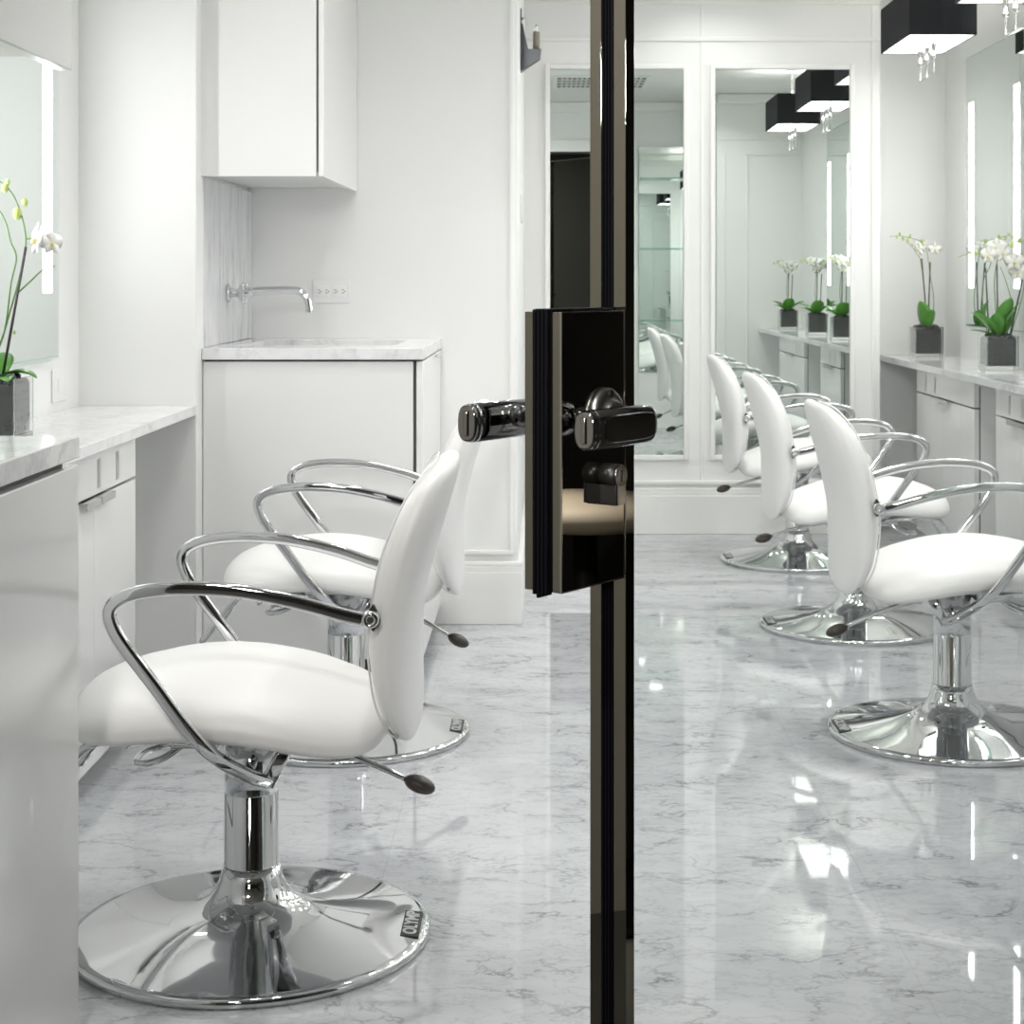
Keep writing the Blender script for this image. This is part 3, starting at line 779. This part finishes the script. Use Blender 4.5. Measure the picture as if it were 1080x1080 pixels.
# levers, one on each face
uc, zc = 0.0556, 0.9985
def lever(sy, y0):
    """sy -1: near face, +1: far face; y0 the face"""
    Rm = Matrix.Translation((uc, y0, zc)) @ Matrix.Rotation(-sy*PI/2, 4, 'X')
    r = MB().mat(M['lever']); r.lathe([(0.0205, 0.0), (0.0207, 0.003), (0.0190, 0.0055), (0.0165, 0.0065), (0.0150, 0.0065), (0.0120, 0.0075), (0.0110, 0.0105), (0.0095, 0.0125)], 40, mx=Rm)
    r.mats[0] = M['rosette']; ro = r.build('rosette', door)
    s = MB().mat(M['black'])
    for k in range(3):
        a = PI/2 + k*2*PI/3
        s.lathe([(0.0030, 0.0063), (0.0030, 0.0071)], 14, mx=Rm @ Matrix.Translation((0.0158*math.cos(a), 0.0158*math.sin(a)*-sy, 0)))
    s.build('screw', ro)
    zl = 0.9935
    L = MB().mat(M['lever'])
    L.tube([(uc, y0+sy*0.010, zc-0.002), (uc, y0+sy*0.032, zl)], sec=superell(0.0085, 0.0085, 2.4, 20))
    ln = L.build('neck', door)
    b = MB().mat(M['lever'])
    # stadium section bar running back to the free edge
    def sta(k=1.0, w=0.0092, h=0.0145):
        return superell(w*k, h*k, 2.6, 36)
    y1 = y0+sy*0.0367
    us = [0.0070, 0.0065, 0.0045, 0.0010, -0.003, -0.0685, -0.0692, -0.0708, -0.0715, -0.0740, -0.0747, -0.0762, -0.0768, -0.0786, -0.0792]
    ks = [0.55, 0.72, 0.90, 0.985, 1.0, 1.0, 0.93, 0.93, 1.0, 1.0, 0.93, 0.93, 0.97, 0.93, 0.84]
    path = [(uc+u_, y1, zl) for u_ in us]
    rings = [[Vector((p[0], p[1]+a*k, p[2]+c*k)) for a, c in sta()] for p, k in zip(path, ks)]
    b.rings(rings)
    bo = b.build('lever', door)
    i_ = MB().mat(M['inlay'])
    pl = [(a, b) for a, b in superell(0.0340, 0.0100, 5, 40)]
    i_.rings([[Vector((uc-0.0325+a*k_, y1+sy*yy_, zl+b*k_)) for a, b in pl] for yy_, k_ in ((0.0060, 1.0), (0.0092, 1.0), (0.0099, 0.95))], smooth=False)
    i_.build('inlay', bo)
    c = MB().mat(M['lever']); c.box(uc-0.0806, uc-0.0788, y1-0.0020, y1+0.0020, zl-0.0095, zl+0.0095, 0.0007); c.build('end_cap', bo)
lever(-1, 0.0); lever(1, T)
# euro cylinder below the near lever
zk = 0.953
c = MB().mat(M['black'])
Rk = Matrix.Translation((uc+0.0005, 0, zk)) @ Matrix.Rotation(PI/2, 4, 'X')
c.lathe([(0.0088, -0.001), (0.0088, 0.0145)], 28, mx=Rk); c.box(uc-0.0048, uc+0.0058, -0.0145, 0.001, zk-0.0225, zk-0.002, 0.001)
cy = c.build('lock_cylinder', door)
k = MB().mat(M['chrome_sat']); k.lathe([(0.0080, 0.0145), (0.0080, 0.0156)], 28, mx=Rk); k.box(uc-0.0046, uc+0.0056, -0.0156, -0.0145, zk-0.0220, zk-0.004); k.build('cylinder_face', cy)
k = MB().mat(M['hole']); k.box(uc-0.0004, uc+0.0014, -0.0161, -0.0154, zk-0.0045, zk+0.0045); k.build('keyway', cy)

# stool in the dark lobby, mirrored in the lock case
root = empty('bar_stool', (1.65, 1.832, 0))
MB().mat(M['beige']).lathe([(0.12, 0.672), (0.150, 0.677), (0.158, 0.694), (0.154, 0.711), (0.13, 0.720), (0.02, 0.724)], 48).build('seat', root)
MB().mat(M['black']).lathe([(0.022, 0.03), (0.022, 0.673)], 24).build('stem', root)
MB().mat(M['black']).lathe([(0.15, 0.0), (0.155, 0.006), (0.15, 0.014), (0.05, 0.030)], 48).build('base', root)
tag(root, 'beige padded stool on a dark stem, reflected in the polished lock case', 'stool')

# ------------------------------------------------------------------ orchids in glass cubes
def orchid(loc, label, leaves, stakes, stems, flowers, buds, size=0.122, seed=1, group='white orchids in square glass vases'):
    rnd = random.Random(seed)
    root = empty('potted_orchid', loc); hw = size/2; hgt = size*1.06
    v = MB().mat(M['vaseglass']); t_ = 0.0035
    v.box(-hw, hw, -hw, hw, 0.0005, 0.016, 0.0012)
    for a in ((-hw, -hw+t_, -hw, hw), (hw-t_, hw, -hw, hw), (-hw+t_, hw-t_, -hw, -hw+t_), (-hw+t_, hw-t_, hw-t_, hw)):
        v.box(a[0], a[1], a[2], a[3], 0.016, hgt, 0.0008)
    v.build('glass_vase', root)
    p = MB().mat(M['pebble']); q = hw-t_-0.0006
    p.box(-q+0.004, q-0.004, -q+0.004, q-0.004, 0.018, hgt-0.012)
    def stone(c, r):
        p.sphere(c, r, rnd.uniform(0.8, 1.1), rnd.uniform(0.8, 1.1), rnd.uniform(0.55, 0.8), 8, Euler((rnd.uniform(-.5, .5), rnd.uniform(-.5, .5), rnd.uniform(0, 6))).to_matrix())
    for zi in range(6):
        for k in range(5):
            off = -q+0.013 + (2*q-0.026)*k/4
            for (cx, cy) in ((off, -q+0.012), (off, q-0.012), (-q+0.012, off), (q-0.012, off)):
                stone((cx, cy, 0.029+zi*(hgt-0.040)/5+rnd.uniform(-.003, .003)), 0.0108)
    for k in range(26):
        stone((rnd.uniform(-q+.012, q-.012), rnd.uniform(-q+.012, q-.012), hgt-0.004+rnd.uniform(-.002, .006)), rnd.uniform(0.010, 0.014))
    o = p.build('pebbles', root); tag(o, 'black pebble filling', kind='stuff')
    zt = hgt
    for (az, ln, wd, el, bend) in leaves:
        lf = MB().mat(M['leaf']); rows = 10; top = []; botm = []
        d = Vector((math.cos(az), math.sin(az), 0)); sd = Vector((-d.y, d.x, 0))
        pos = Vector((d.x*0.01, d.y*0.01, zt-0.008)); ang = el
        rings = []
        for i in range(rows+1):
            u = i/rows
            wdt = wd/2*max(0.06, math.sin(PI*min(1, (u*0.86+0.10)))**0.75)
            if u > 0.97: wdt *= 0.45
            dirv = d*math.cos(ang) + Vector((0, 0, 1))*math.sin(ang); nrm = dirv.cross(sd)*-1
            if nrm.dot(Vector((0, 0, 1))) < 0 and abs(ang) < PI/2: nrm = -nrm
            fold = 0.22*wdt
            th = 0.0016
            ring = [pos+sd*wdt+nrm*fold, pos+sd*wdt*0.5+nrm*fold*0.35, pos, pos-sd*wdt*0.5+nrm*fold*0.35, pos-sd*wdt+nrm*fold,
                    pos-sd*wdt*0.5+nrm*(fold*0.35-th), pos-nrm*th, pos+sd*wdt*0.5+nrm*(fold*0.35-th)]
            rings.append(ring); pos = pos + dirv*(ln/rows); ang -= bend/rows
        lf.rings(rings); lf.build('leaf', root)
    for a, b in stakes:
        MB().mat(M['stake']).tube([Vector(a), (Vector(a)+Vector(b))/2, Vector(b)], 0.0030, 10).build('stake', root)
    for pts in stems:
        MB().mat(M['stem']).tube(catmull(pts, 8), 0.0020, 8, taper=lambda t: 1.0-0.45*t).build('stem', root)
    for (c, face, sz) in flowers:
        f = MB().mat(M['petal']); fz = Vector(face).normalized()
        fx = fz.cross(Vector((0, 0, 1))); fx = fx.normalized() if fx.length > 1e-3 else Vector((1, 0, 0)); fy = fx.cross(fz)
        c = Vector(c)
        for k in range(5):
            a = PI/2 + k*2*PI/5; big = k in (1, 4)
            dv = fx*math.cos(a)+fy*math.sin(a); sv = fx*-math.sin(a)+fy*math.cos(a)
            L_ = sz*(1.0 if big else 0.92); W_ = sz*(0.62 if big else 0.36)
            rr = []
            for i in range(7):
                u = i/6; w_ = W_*max(0.08, math.sin(PI*(u*0.9+0.07)))**0.8; h_ = sz*(0.16*u*(1.4-u)*2 - 0.10*u*u)
                o_ = c + dv*L_*u + fz*h_
                rr.append([o_+sv*w_-fz*w_*0.25, o_+fz*0.0, o_-sv*w_-fz*w_*0.25, o_-fz*0.0012])
            f.rings(rr)
        fo = f.build('flower', root)
        l_ = MB().mat(M['lip']); l_.sphere(c+fz*sz*0.16-fy*sz*0.12, sz*0.20, 0.8, 1.1, 0.9, 10); l_.build('lip', fo)
    for (c, sz) in buds:
        MB().mat(M['bud']).sphere(c, sz, 0.85, 0.85, 1.15, 10).build('bud', root)
    tag(root, label, 'potted plant', group)
    return root
toward = (-0.45, -1, 0.05)
# far orchid on the right counter
orchid((1.690, 7.57, 0.763), 'small white orchid in a glass cube at the far end of the right counter',
    leaves=[(-2.6, 0.125, 0.095, 1.50, 0.30), (-1.2, 0.095, 0.060, 1.25, 0.35), (0.6, 0.06, 0.04, 0.5, 0.5)],
    stakes=[((0.006, -0.005, 0.10), (-0.020, 0.0, 0.435)), ((0.008, 0.005, 0.10), (0.018, 0.0, 0.420))],
    stems=[[(0.012, 0.0, 0.12), (0.028, -0.012, 0.20), (0.030, -0.010, 0.27), (0.018, 0.0, 0.36), (0.006, 0.0, 0.45), (-0.006, -0.004, 0.490), (-0.030, -0.01, 0.513), (-0.070, -0.015, 0.525), (-0.115, -0.02, 0.535), (-0.160, -0.02, 0.532)],
           [(0.004, 0.0, 0.12), (-0.010, 0.0, 0.30), (-0.024, 0.0, 0.42), (-0.040, 0.0, 0.455), (-0.066, -0.004, 0.490), (-0.090, -0.01, 0.510)]],
    flowers=[((0.036, -0.01, 0.478), (-0.1, -1, 0.1), 0.034), ((-0.034, -0.02, 0.474), (-0.8, -0.7, 0.1), 0.032), ((-0.050, -0.01, 0.498), (-0.8, -0.6, 0.2), 0.024), ((0.000, 0.0, 0.500), (0.5, -0.9, 0.2), 0.022)],
    buds=[((-0.085, -0.015, 0.516), 0.009), ((-0.105, -0.012, 0.524), 0.008), ((-0.120, -0.02, 0.545), 0.007), ((-0.135, -0.02, 0.528), 0.006), ((-0.160, -0.02, 0.533), 0.004), ((-0.075, -0.02, 0.535), 0.007), ((-0.020, -0.01, 0.512), 0.009)], size=0.126, seed=3)
# larger orchid, cut by the right edge
orchid((1.714, 6.455, 0.763), 'larger white orchid with broad leaves beside the right edge of the photo',
    leaves=[(-1.15, 0.165, 0.085, 1.35, 0.40), (-2.75, 0.150, 0.075, 1.05, 0.75), (-0.25, 0.150, 0.080, 1.30, 0.45), (-3.0, 0.105, 0.045, 0.55, 0.6), (0.8, 0.14, 0.08, 1.1, 0.4), (-1.9, 0.12, 0.06, 1.15, 0.5)],
    stakes=[((0.004, 0.02, 0.11), (0.000, 0.02, 0.400)), ((0.030, -0.035, 0.11), (0.098, -0.02, 0.395)), ((-0.025, 0.04, 0.11), (-0.035, 0.05, 0.385))],
    stems=[[(-0.03, 0.04, 0.12), (-0.052, 0.03, 0.26), (-0.050, 0.02, 0.34), (-0.030, 0.01, 0.39), (-0.028, 0.0, 0.425), (-0.06, 0.0, 0.440), (-0.105, -0.01, 0.440), (-0.150, -0.01, 0.428)],
           [(0.0, 0.0, 0.12), (-0.012, 0.01, 0.30), (-0.006, 0.01, 0.39), (0.012, 0.0, 0.448), (0.050, 0.0, 0.478), (0.085, 0.0, 0.486), (0.12, 0.0, 0.484)],
           [(0.03, 0.0, 0.12), (0.050, 0.0, 0.24), (0.030, 0.0, 0.33), (0.010, 0.01, 0.39)],
           [(0.035, -0.03, 0.12), (0.088, -0.01, 0.28), (0.096, -0.01, 0.37), (0.080, -0.02, 0.42), (0.055, -0.02, 0.432)]],
    flowers=[((-0.012, -0.02, 0.462), (-0.3, -1, 0.1), 0.040), ((-0.042, -0.02, 0.432), (-0.7, -0.8, 0.0), 0.036), ((0.008, -0.03, 0.438), (0.2, -1, 0.0), 0.034), ((0.052, -0.03, 0.408), (-0.1, -1, -0.1), 0.040), ((0.068, -0.02, 0.370), (-0.4, -0.9, -0.1), 0.038)],
    buds=[((-0.088, -0.01, 0.442), 0.010), ((-0.108, -0.01, 0.443), 0.008), ((-0.150, -0.01, 0.428), 0.005), ((0.050, 0.0, 0.474), 0.011), ((0.078, 0.0, 0.488), 0.010), ((0.100, 0.0, 0.482), 0.009), ((0.020, 0, 0.462), 0.010)], size=0.122, seed=5)
# left orchid in front of the lit mirror
orchid((-1.160, 3.595, 0.763), 'white orchid with a dark stake at the left edge, before the lit mirror',
    leaves=[(0.1, 0.085, 0.060, 0.75, 1.5), (-2.2, 0.14, 0.07, 0.9, 0.7), (1.8, 0.12, 0.07, 0.8, 0.7), (-1.0, 0.09, 0.05, 0.4, 0.8)],
    stakes=[((0.016, -0.01, 0.11), (0.066, 0.0, 0.408))],
    stems=[[(-0.030, 0.0, 0.12), (0.010, 0.0, 0.20), (0.038, 0.0, 0.29), (0.056, 0.0, 0.36), (0.066, 0.0, 0.412), (0.062, 0.0, 0.455), (0.048, 0.0, 0.500), (0.030, 0.0, 0.530), (0.005, 0.0, 0.548), (-0.05, 0, 0.555)],
           [(-0.025, -0.01, 0.12), (0.020, -0.006, 0.22), (0.036, -0.004, 0.33), (0.046, 0.0, 0.385), (0.034, 0.0, 0.420), (0.024, 0.0, 0.460), (0.005, 0.0, 0.490), (-0.03, 0.0, 0.50)],
           [(0.048, 0.0, 0.31), (0.075, 0.0, 0.335), (0.100, 0.0, 0.358), (0.128, -0.005, 0.368)],
           [(0.066, 0.0, 0.425), (0.085, -0.004, 0.426), (0.100, -0.008, 0.430)]],
    flowers=[((0.096, -0.02, 0.424), (-0.9, -0.6, 0.1), 0.040), ((0.122, -0.008, 0.416), (0.7, -0.7, 0.1), 0.028)],
    buds=[((0.048, 0.0, 0.478), 0.012), ((0.022, 0.0, 0.532), 0.009), ((0.028, 0.0, 0.545), 0.006), ((0.064, 0.0, 0.502), 0.008), ((0.042, 0.0, 0.228), 0.004)], size=0.126, seed=8)
# three more along the right counter that only the tall mirror shows
gen = dict(leaves=[(-2.6, 0.13, 0.08, 0.9, 0.7), (0.4, 0.13, 0.08, 0.9, 0.7), (1.6, 0.14, 0.08, 1.0, 0.6), (2.6, 0.12, 0.07, 0.7, 0.7)],
    stakes=[((0.0, 0.0, 0.11), (0.004, 0.0, 0.40)), ((0.02, 0.0, 0.11), (0.03, 0.01, 0.38))],
    stems=[[(0.0, 0.0, 0.12), (-0.01, 0.0, 0.28), (0.0, 0.0, 0.41), (-0.02, 0.03, 0.46), (-0.06, 0.06, 0.47), (-0.12, 0.09, 0.45)]],
    flowers=[((-0.01, 0.03, 0.45), (-0.3, 1, 0.1), 0.040), ((0.03, 0.03, 0.44), (0.2, 1, 0), 0.040), ((-0.04, 0.04, 0.455), (-0.5, 1, 0), 0.036), ((0.0, 0.02, 0.41), (0.0, 1, -0.2), 0.034)],
    buds=[((-0.08, 0.07, 0.468), 0.010), ((-0.11, 0.09, 0.455), 0.008)])
labs = ['white orchid in a glass cube, nearest the entrance wall, in the tall mirror', 'white orchid in a glass cube, second in the mirrored row', 'white orchid in a glass cube, third in the mirrored row by the mirror edge']
for i, yy in enumerate((2.95, 4.20, 5.10)):
    orchid((1.69, yy, 0.763), labs[i], size=0.124, seed=20+i, **gen)

# ------------------------------------------------------------------ world and view
w = bpy.data.worlds.new('world'); scene.world = w; w.use_nodes = True
w.node_tree.nodes['Background'].inputs['Color'].default_value = (0.02, 0.02, 0.02, 1)
scene.view_settings.view_transform = 'Standard'; scene.view_settings.look = 'None'
scene.view_settings.exposure = 0.15; scene.view_settings.gamma = 1.0; scene.view_settings.use_curve_mapping = False
cy_ = scene.cycles
cy_.max_bounces = 14; cy_.diffuse_bounces = 6; cy_.glossy_bounces = 8; cy_.transmission_bounces = 12; cy_.transparent_max_bounces = 12
cy_.caustics_reflective = False; cy_.caustics_refractive = False
cy_.sample_clamp_indirect = 6.0; cy_.blur_glossy = 0.0
cy_.use_denoising = True
